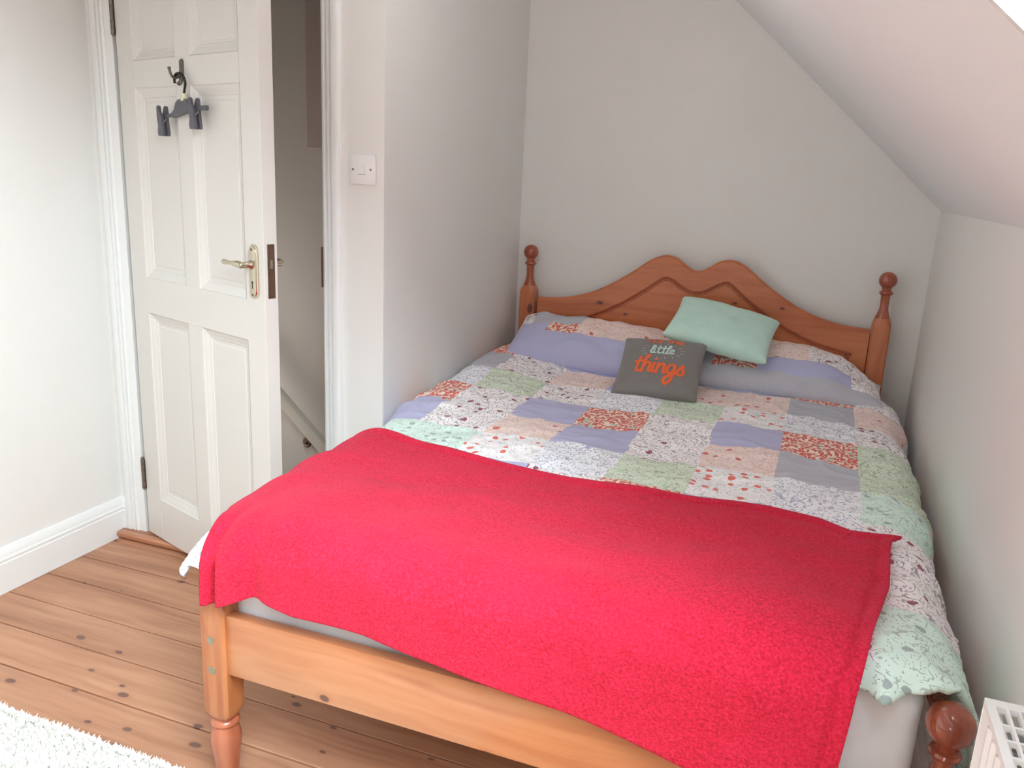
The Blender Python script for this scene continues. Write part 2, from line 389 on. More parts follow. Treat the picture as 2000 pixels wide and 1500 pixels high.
# sloping ceiling with the roof window's opening; local frame: l up the slope, y along the wall, n outwards
ang = math.atan(SL); ul = Vector((-math.cos(ang), 0, math.sin(ang))); un = Vector((math.sin(ang), 0, math.cos(ang)))
P0 = Vector((XK, 0, ZK))
def S(l, y, n): return P0 + ul * l + Vector((0, y, 0)) + un * n
LT = (ZC - ZK) / math.sin(ang)
WL0, WL1, WY0, WY1 = 0.13, 1.31, -.55, 0.885
def sbox(mb, l0, l1, y0, y1, n0, n1):
    v = [S(l, y, n) for n in (n0, n1) for l in (l0, l1) for y in (y0, y1)]
    return mb.add(v, [(0, 1, 3, 2), (4, 6, 7, 5), (0, 4, 5, 1), (2, 3, 7, 6), (0, 2, 6, 4), (1, 5, 7, 3)])
sc_ = MB()
TH = .20
sbox(sc_, -.06, LT + .05, WY1, YB + .06, 0, TH); sbox(sc_, -.06, LT + .05, YR - .06, WY0, 0, TH)
sbox(sc_, -.06, WL0, WY0, WY1, 0, TH); sbox(sc_, WL1, LT + .05, WY0, WY1, 0, TH)
sc_.build('ceiling_slope', M_ceil, kind='structure')
win = empty('window_1', kind='structure')
rv = MB()
for a in ((WL0, WL0 + .012, WY0, WY1), (WL1 - .012, WL1, WY0, WY1), (WL0, WL1, WY0, WY0 + .012), (WL0, WL1, WY1 - .012, WY1)):
    sbox(rv, *a, -.002, TH)
rv.build('reveal', M_gloss, win)
fr = MB()
for a in ((WL0, WL0 + .06, WY0, WY1), (WL1 - .06, WL1, WY0, WY1), (WL0, WL1, WY0, WY0 + .055), (WL0, WL1, WY1 - .055, WY1)):
    sbox(fr, *a, TH - .05, TH + .03)
fr.build('sash', M_gloss, win)
gm, gnt, gb = new_mat('window_glass')
tr = N(gnt, 'ShaderNodeBsdfTransparent'); gl = N(gnt, 'ShaderNodeBsdfGlossy', Roughness=0.02); lw_ = N(gnt, 'ShaderNodeFresnel', IOR=1.25)
mx = N(gnt, 'ShaderNodeMixShader'); L(gnt, lw_.outputs[0], mx.inputs[0]); L(gnt, tr.outputs[0], mx.inputs[1]); L(gnt, gl.outputs[0], mx.inputs[2])
L(gnt, mx.outputs[0], gnt.nodes['Material Output'].inputs[0])
pn = MB(); sbox(pn, WL0 + .05, WL1 - .05, WY0 + .05, WY1 - .05, TH - .012, TH - .006); pn.build('pane', gm, win)
portal('sky_portal', S((WL0 + WL1) / 2, (WY0 + WY1) / 2, TH + .05), (0, 1, 0), ul * 1.0, WY1 - WY0, WL1 - WL0)

win2 = empty('fill_window', kind='structure')  # invented rear window, built around the added light opening
f2 = MB()
for x0, x1, z0, z1 in ((RW[0], RW[0] + .06, RW[2], RW[3]), (RW[1] - .06, RW[1], RW[2], RW[3]), (RW[0], RW[1], RW[2], RW[2] + .06), (RW[0], RW[1], RW[3] - .06, RW[3]), ((RW[0] + RW[1]) / 2 - .03, (RW[0] + RW[1]) / 2 + .03, RW[2], RW[3])):
    f2.box(x0, x1, YR - .10, YR - .04, z0, z1, .004)
f2.build('fill_window_frame', M_gloss, win2)
MB().box(RW[0] - .04, RW[1] + .04, YR - .04, YR + .05, RW[2] - .03, RW[2], .004).build('fill_window_sill', M_gloss, win2)
MB().box(RW[0] + .05, RW[1] - .05, YR - .073, YR - .068, RW[2] + .05, RW[3] - .05).build('pane', gm, win2)
portal('fill_window_portal', Vector(((RW[0] + RW[1]) / 2, YR - .13, (RW[2] + RW[3]) / 2)), (1, 0, 0), (0, 0, -1), RW[1] - RW[0], RW[3] - RW[2])

# baseboards
def baseprof(): return [(0, 0), (.020, 0), (.020, .098), (.0165, .101), (.0165, .104), (.020, .107), (.020, .113), (.0155, .117), (.0155, .120), (.013, .132), (.006, .144), (0, .146)]
MB().prism(baseprof(), lambda a, b, t: (XL + a, t, b), YR, YD - .0005).build('baseboard_left', M_gloss, kind='structure', smooth=40)
MB().prism(baseprof(), lambda a, b, t: (t, YD - a, b), XL + .0005, OX0 - .085).build('baseboard_door', M_gloss, kind='structure', smooth=40)
MB().prism(baseprof(), lambda a, b, t: (XK - a * .8, t, b), YR, YB).build('baseboard_right', M_gloss, kind='structure', smooth=40)

# door lining and architraves: section across the width (0 = opening side), d = proud of the wall
def archprof(wd_): return [(0, 0), (0, .014), (.004, .018), (.009, .018), (.0115, .008), (.0135, .008), (.016, .0175), (.023, .0185), (.0260, .008), (.0280, .008), (.031, .019), (wd_ - .008, .021), (wd_ - .002, .018), (wd_, .012), (wd_, 0)]
MB().prism(archprof(.056), lambda a, b, t: (OX1 + .010 + a, YD - b, t), 0, OH + .02).build('trim_1', M_gloss, kind='structure', smooth=35)
MB().prism(archprof(.056), lambda a, b, t: (OX0 - .030 - a, YD - b, t), 0.0, OH + .02).build('trim_2', M_gloss, kind='structure', smooth=35)
MB().prism(archprof(.056), lambda a, b, t: (t, YD - b, OH + .010 + a), OX0 - .09, OX1 + .066).build('trim_3', M_gloss, kind='structure', smooth=35)
ln = empty('trim_4', kind='structure')
MB().box(OX0 - .032, OX0, YD - .012, YD + .127, 0, OH + .03, .001).box(OX1, OX1 + .032, YD - .004, YD + .127, 0, OH + .03, .001).box(OX0 - .03, OX1 + .03, YD - .004, YD + .127, OH, OH + .032, .001).build('lining', M_gloss, ln)
MB().box(OX1 - .012, OX1, YD + .05, YD + .085, 0, OH).box(OX0, OX0 + .012, YD + .05, YD + .085, 0, OH).build('door_stop', M_gloss, ln)
MB().box(OX1 - .006, OX1 + .001, YD - .007, YD + .034, .995, 1.118, .0008).build('strike_plate', M_brassdark, ln)
MB().prism([(0, 0), (.012, 0), (.024, .006), (.030, .016), (.030, .024), (.024, .030), (0, .030)], lambda a, b, t: (t, YD - .028 - a + .0, b), XL + .022, OX1 + .03).box(XL + .022, OX1 + .03, YD - .03, YD + .12, 0.0, .030).build('trim_5', M_sill, kind='structure', smooth=40)

# landing outside the door
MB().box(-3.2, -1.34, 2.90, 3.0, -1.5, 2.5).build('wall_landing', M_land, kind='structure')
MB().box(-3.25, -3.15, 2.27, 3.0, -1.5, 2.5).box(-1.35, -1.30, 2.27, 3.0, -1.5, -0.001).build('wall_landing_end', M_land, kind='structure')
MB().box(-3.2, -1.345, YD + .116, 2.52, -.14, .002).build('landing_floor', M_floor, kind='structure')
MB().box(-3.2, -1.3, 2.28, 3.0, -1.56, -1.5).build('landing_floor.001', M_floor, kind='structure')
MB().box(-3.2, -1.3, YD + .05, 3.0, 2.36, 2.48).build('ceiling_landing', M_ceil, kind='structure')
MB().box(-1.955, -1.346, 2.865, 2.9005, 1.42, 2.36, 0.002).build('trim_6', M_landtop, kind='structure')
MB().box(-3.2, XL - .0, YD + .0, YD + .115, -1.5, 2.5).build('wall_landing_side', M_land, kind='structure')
hr = empty('handrail', label='grey-white sloping stair handrail on the landing wall beyond the door', cat='handrail')
rdir = Vector((.235, 0, -.214)).normalized(); rup = Vector((.214, 0, .235)).normalized()
def rp(t, y, u): return Vector((-2.131, 0, .452)) + rdir * t + Vector((0, y, 0)) + rup * u
prof = [(2.80, -.018), (2.80, .012), (2.806, .022), (2.82, .026), (2.838, .022), (2.844, .012), (2.844, -.018), (2.836, -.026), (2.808, -.026)]
MB().prism(prof, lambda a, b, t: rp(t, a, b), -.75, .80).build('rail', paint('rail_paint', rgb(206, 200, 188), .4), hr, smooth=40)
for tt in (-.45, .30):
    bb = rp(tt, 0, -.03); wx = bb.x - .06; wz = bb.z - .03
    br = MB().lathe([(.001, 0), (.012, 0), (.014, -.004), (.012, -.010), (.001, -.012)], n=16, mat=Matrix.Translation((wx, 2.888, wz)) @ Matrix.Rotation(-PI / 2, 4, 'X') @ Matrix.Scale(1.55, 4, (1, 0, 0)) @ Matrix.Scale(1.55, 4, (0, 1, 0)))
    br.tube([(wx, 2.89, wz), (wx + .012, 2.85, wz - .004), (wx + .045, 2.83, wz + .004), (bb.x, 2.822, bb.z + .004)], .006, 8, 4)
    br.build('bracket', M_brassdark, hr, smooth=40)
stairs = empty('stairs', kind='structure')
for k in range(7):
    x = -2.85 + .215 * k; zt_ = -.02 - .19 * k
    MB().box(x, x + .24, 2.52, 2.90, zt_ - .19, zt_, .006).build('stair_tread', M_land, stairs)
# unseen light added to brighten the landing walls, no lamp modelled
ll = bpy.data.lights.new('landing_fill_light', 'POINT'); ll.energy = 5.0; ll.color = (1, .99, .97); ll.shadow_soft_size = .12
lo = bpy.data.objects.new('landing_fill_light', ll); lo.location = (-2.75, 2.62, 0.55); col.objects.link(lo)

# ------------------------------------------------------------------ door
DH = Vector((-1.007 * 2.16, 2.16, 0)); DA = math.radians(18.7)
dr = empty('door_1', kind='structure')
dr.location = DH; dr.rotation_euler = (0, 0, -DA)   # local x = across the leaf, local -y = room face, leaf occupies y 0..0.044
DW, DZ0, DZ1, DT = .762, .036, 2.017, .044
cols = ((.098, .346), (.424, .672)); rows = ((.188, .856), (.975, 1.565), (1.645, 1.905))
def dpart(mb, name, mat, parent=dr, **kw): return mb.build(name, mat, parent, **kw)
for a, b_ in ((0, .098), (.672, DW)): dpart(MB().box(a, b_, 0, DT, DZ0, DZ1, .0012), 'stile', M_door)
for a, b_ in ((DZ0, .188), (.856, .975), (1.565, 1.645), (1.905, DZ1)): dpart(MB().box(.098, .672, 0, DT, a, b_, .0006), 'cross_rail', M_door)
for a, b_ in rows: dpart(MB().box(.346, .424, 0, DT, a, b_, .0006), 'muntin', M_door)
def panel(x0, x1, z0, z1):
    mb = MB()
    for s, y0 in ((1, 0.0), (-1, DT)):
        prof = [(0, .0), (.003, .004), (.010, .0065), (.022, .0125), (.027, .0135), (.029, .0165), (.040, .0175), (.044, .0155)]
        loops = [[(x0 + d, y0 + s * h, z0 + d), (x1 - d, y0 + s * h, z0 + d), (x1 - d, y0 + s * h, z1 - d), (x0 + d, y0 + s * h, z1 - d)] for d, h in prof]
        v = [p for l in loops for p in l]; f = []
        for i in range(len(loops) - 1):
            for k in range(4): f.append((i * 4 + k, i * 4 + (k + 1) % 4, (i + 1) * 4 + (k + 1) % 4, (i + 1) * 4 + k))
        k = (len(loops) - 1) * 4; f.append((k, k + 1, k + 2, k + 3)); mb.add(v, f)
    return mb
for r in rows:
    for c in cols: dpart(panel(c[0], c[1], *r), 'panel', M_door)
# hinges
for z in (.26, 1.78):
    h = MB()
    for k in range(5): h.lathe([(.0062, .0), (.0066, .001), (.0066, .0205), (.0062, .0215)], (-.004, -.006, z - .055 + .022 * k), 12)
    h.sphere((-.004, -.006, z + .058), .0062, 10, 6).box(0.0, .003, -.0015, .03, z - .055, z + .055)
    dpart(h, 'hinge', M_hinge, smooth=40)
# lock faceplate on the free edge
lk = dpart(MB().box(DW - .0005, DW + .0018, .011, .0345, .987, 1.139, .0008), 'lock_faceplate', M_brassdark)
MB().prism([(.016, 0), (.029, 0), (.016, .008)], lambda a, b, t: (DW + .001 + b, a, t), 1.072, 1.096).build('latch_bolt', M_bolt, lk)
MB().lathe([(.0032, 0), (.0032, .0012), (.0005, .0016)], n=10, mat=Matrix.Translation((DW + .0015, .023, 1.122)) @ Matrix.Rotation(PI / 2, 4, 'Y')).lathe([(.0032, 0), (.0032, .0012), (.0005, .0016)], n=10, mat=Matrix.Translation((DW + .0015, .023, 1.0)) @ Matrix.Rotation(PI / 2, 4, 'Y')).build('screw', M_hinge, lk)
# lever handles on backplates, both sides
def stadium(w_, h_, n=10, cz=0, cx=0):
    r = w_ / 2; pts = []
    for k in range(n + 1): a = PI * k / n; pts.append((cx + r * math.cos(a), cz + h_ / 2 - r + r * math.sin(a)))
    for k in range(n + 1): a = PI + PI * k / n; pts.append((cx + r * math.cos(a), cz - h_ / 2 + r + r * math.sin(a)))
    return pts
def handle(side):
    yf = 0.0 if side > 0 else DT
    e = lambda d: yf - side * d
    pl = MB(); cx_, cz_ = .717, 1.060
    rings = [(.040, .152, .0), (.040, .152, .0035), (.033, .144, .0050), (.030, .141, .0085), (.026, .137, .0095)]
    n = 22; v = []; f = []
    for w_, h_, d in rings: v += [(a, e(d), b) for a, b in stadium(w_, h_, 10, cz_, cx_)]
    for i in range(len(rings) - 1):
        for k in range(n): f.append((i * n + k, i * n + (k + 1) % n, (i + 1) * n + (k + 1) % n, (i + 1) * n + k))
    f.append(tuple((len(rings) - 1) * n + k for k in range(n))); pl.add(v, f)
    hp = pl.build('backplate', M_brass, dr, smooth=35)
    k = MB().lathe([(.0035, 0), (.0035, .0006), (.001, .0008)], n=10, mat=Matrix.Translation((cx_, e(.0095), 1.030)) @ Matrix.Rotation(side * PI / 2, 4, 'X')).box(cx_ - .0016, cx_ + .0016, min(e(.0092), e(.0101)), max(e(.0092), e(.0101)), 1.012, 1.030)
    k.build('keyhole', M_dark, hp)
    sc2 = MB()
    for zz in (1.122, .994): sc2.lathe([(.0042, 0), (.0038, .0012), (.001, .0018)], n=10, mat=Matrix.Translation((cx_, e(.0092), zz)) @ Matrix.Rotation(side * PI / 2, 4, 'X'))
    sc2.build('screw', M_brassdark, hp)
    lv = MB().lathe([(.013, 0), (.013, .004), (.0095, .008), (.0085, .030), (.0095, .036), (.007, .040), (.001, .041)], n=18, mat=Matrix.Translation((cx_ - .004, e(.009), 1.079)) @ Matrix.Rotation(side * PI / 2, 4, 'X'))
    pts = [(cx_ + .002, e(.043), 1.081), (cx_ - .014, e(.045), 1.082), (cx_ - .030, e(.046), 1.082), (cx_ - .046, e(.046), 1.082), (cx_ - .064, e(.045), 1.082), (cx_ - .084, e(.044), 1.082), (cx_ - .093, e(.044), 1.082)]
    lv.tube(pts, [.0085, .0100, .0085, .0055, .0066, .0078, .0030], 14, 5)
    lv.build('lever', M_brass, hp, smooth=50)
handle(1); handle(-1)

# coat hook screwed to the door (a thing) and the clip hanger on it
def D(x, d, z):
    c, s = math.cos(-DA), math.sin(-DA)
    return Vector((DH.x + x * c + d * s, DH.y + x * s - d * c, z))      # d = distance in front of the room face
hk = empty('coat_hook', label='small pewter double coat hook screwed to the white panelled door', cat='hook')
b = MB(); v = []; f = []
rings = [(.019, .052, .0), (.019, .052, .003), (.013, .046, .006)]
for w_, h_, d in rings: v += [D(a, d, z) for a, z in stadium(w_, h_, 8, 1.612, .385)]
n = 18
for i in range(2):
    for k in range(n): f.append((i * n + k, i * n + (k + 1) % n, (i + 1) * n + (k + 1) % n, (i + 1) * n + k))
f.append(tuple(2 * n + k for k in range(n))); b.add(v, f); b.build('hook_plate', M_pewter, hk, smooth=40)
MB().tube([D(.385, .003, 1.604), D(.385, .012, 1.590), D(.385, .024, 1.584), D(.385, .034, 1.588), D(.385, .039, 1.600), D(.385, .041, 1.612)], [.0058, .0050, .0044, .0040, .0038, .0052], 10, 6).build('hook_arm', M_pewter, hk, smooth=60)
MB().tube([D(.385, .004, 1.590), D(.386, .007, 1.576), D(.386, .012, 1.568), D(.386, .017, 1.572)], [.006, .0052, .0048, .0052], 10, 5).build('lower_hook_arm', M_pewter, hk, smooth=60)
origin(hk, D(.385, 0, 1.59))
hg = empty('clip_hanger', label='dark grey trouser hanger with two clips, hung on the door hook', cat='hanger')
hd = .019
def Dh(x, d, z): return D(x + .030, d, z - .002)
MB().tube([Dh(.350, hd + .004, 1.571), Dh(.350, hd + .004, 1.584), Dh(.357, hd + .002, 1.5965), Dh(.378, hd, 1.597), Dh(.388, hd - .004, 1.586), Dh(.390, hd - .006, 1.570), Dh(.384, hd - .006, 1.553), Dh(.380, hd - .006, 1.540)], .0036, 10, 6).build('wire_hook', M_wire, hg, smooth=60)
MB().tube([Dh(.3795, hd - .006, 1.543), Dh(.381, hd - .006, 1.522)], [.0075, .0110], 12).build('size_sleeve', M_cream, hg, smooth=60)
body = [(.318, 1.490), (.330, 1.498), (.343, 1.519), (.356, 1.526), (.372, 1.5275), (.392, 1.528), (.404, 1.522), (.412, 1.510), (.424, 1.509), (.424, 1.4925), (.404, 1.4925), (.318, 1.4755)]
MB().prism(body, lambda a, z, t: Dh(a, t, z), hd - .013, hd + .001).build('hanger_body', M_grey, hg)
MB().prism([(.236, 1.478), (.236, 1.470), (.345, 1.487), (.345, 1.495)], lambda a, z, t: Dh(a, t, z), hd - .011, hd - .002).prism([(.395, 1.507), (.395, 1.4945), (.497, 1.4955), (.500, 1.499), (.500, 1.5055), (.497, 1.509)], lambda a, z, t: Dh(a, t, z), hd - .011, hd - .002).build('cross_bar', M_grey, hg)
for cxp, cz, tl in ((.262, 1.470, .010), (.440, 1.490, .006)):
    cl = []
    for d0, d1, sh in ((.003, .011, -.006), (-.011, -.003, .006)):
        out = [(-.012, .036), (-.006, .041), (0, .038), (.003, .022), (.013, .010), (.017, -.020), (.020, -.036), (.018, -.046), (-.008, -.046), (-.011, -.034), (-.007, -.018), (-.012, .008)]
        if sh > 0: out = [(a + .016, z - .001) if z > .015 else (a + .004, z) for a, z in out]
        cl.append(MB().prism([(cxp + a - .002 * (z / .04) * 0, cz + z) for a, z in out], lambda a, z, t: Dh(a, t, z), hd + d0, hd + d1))
    p = cl[0].build('clip', M_grey, hg)
    cl[1].build('clip_back_jaw', M_grey, p)
    MB().tube([Dh(cxp + .012, hd - .006, cz + .006), Dh(cxp + .018, hd + .001, cz - .002), Dh(cxp + .012, hd + .005, cz - .010)], .002, 8, 4).build('clip_spring', M_bolt, p)
origin(hg, D(.40, hd, 1.59))

# ------------------------------------------------------------------ light switch
sw = empty('light_switch', label='white square single rocker light switch beside the door frame', cat='switch')
MB().box(-1.336, -1.249, YD - .009, YD, 1.309, 1.394, .003, seg=2).build('plate', M_plast, sw, smooth=40)
MB().add([(-1.304, YD - .0095, 1.3385), (-1.282, YD - .0095, 1.3385), (-1.282, YD - .012, 1.3645), (-1.304, YD - .012, 1.3645), (-1.304, YD - .005, 1.3385), (-1.282, YD - .005, 1.3385), (-1.282, YD - .005, 1.3645), (-1.304, YD - .005, 1.3645)], [(0, 1, 2, 3), (0, 4, 5, 1), (1, 5, 6, 2), (2, 6, 7, 3), (3, 7, 4, 0)]).build('rocker', M_plast, sw)
MB().box(-1.3055, -1.2805, YD - .0094, YD - .0088, 1.337, 1.338).build('rocker_gap', M_dark, sw)
for x in (-1.322, -1.263): MB().lathe([(.0033, 0), (.0033, .0006), (.0008, .001)], n=12, mat=Matrix.Translation((x, YD - .0088, 1.3515)) @ Matrix.Rotation(PI / 2, 4, 'X')).build('screw', M_pewter, sw)
origin(sw, (-1.293, YD, 1.351))

# ------------------------------------------------------------------ bed
bed = empty('bed', label='orange pine double bed frame with double-humped headboard and ball finials', cat='bed')
def loop(cx_, cy__, half, sq, z, n=32):
    out = []
    for k in range(n):
        a = 2 * PI * (k + .5) / n; ca, sa = math.cos(a), math.sin(a)
        rs = 1 / max(abs(ca), abs(sa)); oct_ = 1 / max(abs(ca), abs(sa), (abs(ca) + abs(sa)) / (2 - .16))
        r = half * ((1 - sq) + sq * min(rs, oct_)); out.append((cx_ + r * ca, cy__ + r * sa, z))
    return out
def stack(cx_, cy__, prof, n=32):
    mb = MB(); v = []; f = []
    for half, sq, z in prof: v += loop(cx_, cy__, half, sq, z, n)
    m = len(prof)
    for i in range(m - 1):
        for k in range(n): f.append((i * n + k, i * n + (k + 1) % n, (i + 1) * n + (k + 1) % n, (i + 1) * n + k))
    f.append(tuple(range(n))[::-1]); f.append(tuple((m - 1) * n + k for k in range(n)))
    return mb.add(v, f)
LEGP = [(.018, 0, 0), (.022, 0, .004), (.024, 0, .03), (.029, 0, .08), (.0335, 0, .115), (.033, 0, .135), (.028, 0, .155), (.026, 0, .160), (.0275, 0, .163), (.0315, 0, .168), (.0315, 0, .172), (.028, 0, .177), (.024, 0, .180), (.024, 0, .184)]
def turned_top(zs):
    return [(.030, 0, zs + .012), (.026, 0, zs + .020), (.0185, 0, zs + .038), (.0155, 0, zs + .060), (.0165, 0, zs + .078), (.0185, 0, zs + .083)]
def finial(zb, cx_, cy__, zr, r=.0315):
    p = [(.0175, zr), (.0225, zr + .003), (.0245, zr + .008), (.0225, zr + .013), (.0165, zr + .016)]
    for i in range(3, 17):
        a = PI * i / 16; p.append((max(r * math.sin(a), 4e-4), zb - r * math.cos(a)))
    return MB().lathe(p, (cx_, cy__, 0), 28)
def post(name, cx_, cy__, z_sq0, z_sq1, zball, mat, r):
    prof = [(.022, .2, z_sq0 - .012), (.027, .5, z_sq0 - .008), (.0315, .85, z_sq0 + .004), (.032, 1, z_sq0 + .016), (.032, 1, z_sq1 - .008), (.0315, .9, z_sq1), (.030, .6, z_sq1 + .008), (.027, .1, z_sq1 + .018)]
    o = stack(cx_, cy__, prof).build(name, mat, bed, smooth=38)
    zs_ = (z_sq0 - .010) / .184
    stack(cx_, cy__, [(a, b_, c * zs_) for a, b_, c in LEGP]).build('turned_leg', M_leg, o, smooth=40)
    neck = [(.0275, 0, z_sq1 + .016), (.0215, 0, z_sq1 + .030), (.0165, 0, z_sq1 + .048), (.0150, 0, z_sq1 + .062), (.0160, 0, zball - .058), (.0175, 0, zball - .052)]
    stack(cx_, cy__, neck).build('turned_neck', M_turn, o, smooth=40)
    finial(zball, cx_, cy__, zball - .022 - r, r).build('ball_finial', M_turn, o, smooth=40)
    return o
HP = ((-1.147, 3.280), (.222, 3.280)); FP = ((-1.112, 1.284), (.272, 1.284))
for p in HP: post('head_post', *p, .20, .892, 1.047, M_hpost, .0315)
posts = [post('foot_post', *FP[0], .183, .440, .556, M_post, .034), post('foot_post', *FP[1], .183, .440, .570, M_post, .036)]
for z in (.372, .300):
    MB().lathe([(.0095, 0), (.0095, .0012), (.006, .0022), (.0035, .0010), (.001, .0006)], n=16, mat=Matrix.Translation((-1.114, 1.2522, z)) @ Matrix.Rotation(PI / 2, 4, 'X')).build('bolt', M_bolt, posts[0], smooth=40)
    MB().lathe([(.0095, 0), (.0095, .0012), (.006, .0022), (.0035, .0010), (.001, .0006)], n=16, mat=Matrix.Translation((.274, 1.2522, z)) @ Matrix.Rotation(PI / 2, 4, 'X')).build('bolt', M_bolt, posts[1], smooth=40)
MB().box(-1.083, .235, 1.262, 1.290, .291, .434, .004, seg=2).build('foot_rail', M_rail, bed, smooth=40)
for x0, x1 in ((-1.126, -1.102), (.222, .246)):
    MB().box(x0, x1, 1.312, 3.250, .300, .425, .003).build('side_rail', M_rail, bed)
for k in range(12):
    y = 1.36 + k * .165
    MB().box(-1.10, .222, y, y + .07, .302, .320).build('slat', M_rail, bed)
# headboard: double hump, symmetric about HX
HX = -.4575
half = [(0, 1.026), (.018, 1.029), (.045, 1.045), (.080, 1.068), (.118, 1.0775), (.150, 1.072), (.190, 1.052), (.250, 1.006), (.320, .958), (.400, .914), (.480, .886), (.560, .870), (.645, .864)]
hc = catmull(half, 5)
top = [(HX - a, z) for a, z in reversed(hc)] + [(HX + a, z) for a, z in hc[1:]]
def hboard(inset, y):
    # inset outline along the local normal
    pts = []
    for i, (a, z) in enumerate(top):
        p0 = top[max(i - 1, 0)]; p1 = top[min(i + 1, len(top) - 1)]
        tx, tz = p1[0] - p0[0], p1[1] - p0[1]; l = math.hypot(tx, tz)
        pts.append((a + inset * tz / l, y, z - inset * tx / l))
    return pts
yF, yK = 3.262, 3.288
rings = [hboard(0.0, yK), hboard(0.0, yF + .007), hboard(.0025, yF + .003), hboard(.007, yF)]
mb = MB(); v = []; f = []
nt_ = len(top); base = [(top[0][0], .36), (top[-1][0], .36)]
for r in rings: v += r
for i in range(3):
    for k in range(nt_ - 1): f.append((i * nt_ + k, i * nt_ + k + 1, (i + 1) * nt_ + k + 1, (i + 1) * nt_ + k))
o_ = len(v)
v += [(top[k][0], yF, .36) for k in range(nt_)] + [(top[k][0], yK, .36) for k in range(nt_)]
for k in range(nt_ - 1):
    f.append((3 * nt_ + k, 3 * nt_ + k + 1, o_ + k + 1, o_ + k)); f.append((k, o_ + nt_ + k, o_ + nt_ + k + 1, k + 1)); f.append((o_ + k, o_ + k + 1, o_ + nt_ + k + 1, o_ + nt_ + k))
f.append((0, nt_, 2 * nt_, 3 * nt_, o_, o_ + nt_)); f.append(tuple((nt_ - 1 + q for q in (0, nt_, 2 * nt_, 3 * nt_)))+ (o_ + nt_ - 1, o_ + 2 * nt_ - 1))
hb = mb.add(v, f).build('headboard', M_head, bed, smooth=30)
# routed groove: a half-round bead sunk between two fine edges
gh = [(0, .944), (.02, .946), (.05, .958), (.085, .980), (.112, .990), (.135, .984), (.170, .956), (.230, .912), (.300, .866), (.380, .824), (.460, .795), (.540, .777), (.582, .770)]
gc = catmull(gh, 5)
gt = [(HX - a, z) for a, z in reversed(gc)] + [(HX + a, z) for a, z in gc[1:]]
gt = [(gt[0][0], .62), (gt[0][0], .70)] + gt + [(gt[-1][0], .70), (gt[-1][0], .62)]
M_groove = wood('groove_dark_pine', rgb(176, 92, 56), rgb(160, 80, 48), rgb(136, 62, 38), rgb(90, 40, 30), 'X', .35, .6, 0)  # darker, redder pine tone on the groove bead and line
MB().tube([(a, yF - .0006, z) for a, z in gt], .0050, 8, 0, 1.0).build('groove_bead', M_groove, hb, smooth=60)
gi = []
for i, (a, z) in enumerate(gt):
    p0 = gt[max(i - 1, 0)]; p1 = gt[min(i + 1, len(gt) - 1)]; tx, tz = p1[0] - p0[0], p1[1] - p0[1]; l = math.hypot(tx, tz)
    gi.append((a + .0105 * tz / l, yF + .0002, z - .0105 * tx / l))
MB().tube(gi, .0014, 6, 0).build('groove_line', M_groove, hb, smooth=60)
origin(bed, (-.44, 2.28, 0))

# ------------------------------------------------------------------ mattress
def rounded(x0, x1, y0, y1, z0, z1, r, name, mat, parent=None, seg=4, **kw):
    return MB().box(x0, x1, y0, y1, z0, z1, r, seg=seg).build(name, mat, parent, smooth=50, **kw)
mt = rounded(-1.098, .238, 1.298, 3.24, .322, .605, .035, 'mattress', M_sheet, label='thick mattress in a pale blue-white fitted sheet on the pine bed', cat='mattress')
# soft sag and sheet creases
me = mt.data
bm = bmesh.new(); bm.from_mesh(me)
bmesh.ops.subdivide_edges(bm, edges=[e for e in bm.edges if e.calc_length() > .2], cuts=24, use_grid_fill=True)
for v_ in bm.verts:
    q = v_.co
    d = .006 * noise.noise(q * 5) + .003 * noise.noise(q * 17)
    v_.co += Vector((d * .4, -abs(d) if q.y < 1.4 else d * .3, d))
bm.to_mesh(me); bm.free(); me.shade_smooth()

# ------------------------------------------------------------------ cloth on the bed
def drape(s, t, off=0.0):
    k = sst(2.0, 2.25, t)
    xl = -1.07 * (1 - k) - 1.13 * k; rl = .13 * (1 - k) + .075 * k
    xr, rr, yf, rf = .20, .12, 1.34, .085
    dx = dy = 0.0; x = s; y = t
    if s < xl:
        a = (xl - s) / rl
        if a < PI / 2: x = xl - (rl + off) * math.sin(a); dx = rl * (1 - math.cos(a))
        else: e = (xl - s) - rl * PI / 2; x = xl - (rl + off) - .10 * e * (1 - k); dx = rl + e
    elif s > xr:
        a = (s - xr) / rr
        if a < PI / 2: x = xr + (rr + off) * math.sin(a); dx = rr * (1 - math.cos(a))
        else: e = (s - xr) - rr * PI / 2; x = xr + rr + off + .06 * e; dx = rr + e
    if t < yf:
        a = (yf - t) / rf
        if a < PI / 2: y = yf - (rf + off) * math.sin(a); dy = rf * (1 - math.cos(a))
        else: e = yf - t - rf * PI / 2; y = yf - rf - off - .03 * e; dy = rf + e
    zt = .635 + .02 * max(0, t - 2.1) + .05 * max(0, t - 2.1) * sst(-.8, -1.1, s) + .01 * sst(1.6, 1.34, t)
    zt -= .026 * sst(1.58, 1.30, t) * sst(-.95, -1.10, s)
    return Vector((x, y, zt + off - math.hypot(dx, dy)))
def billow(s, t, ridge=1.0):
    p = Vector((s, t, 0))
    b1 = noise.noise(p * 3.1 + Vector((3, 1, 0))) * .014
    b2 = noise.noise(Vector((s * 5.5 + t * 3, t * 9 - s * 2, 4))) * .007
    r = 1 - abs(noise.noise(Vector((s * 7 - t * 6, t * 7 + s * 3, 9)))) * 2.2
    b3 = max(0, r) ** 3 * .007 + noise.noise(Vector((s * 16 + t * 4, t * 30, 12))) * .0032
    return b1 + b2 + b3 * ridge
def surf_normal(fn, s, t, e=.004):
    a = fn(s + e, t) - fn(s - e, t); b_ = fn(s, t + e) - fn(s, t - e); n_ = a.cross(b_)
    return n_.normalized() if n_.length > 1e-12 else Vector((0, 0, 1))
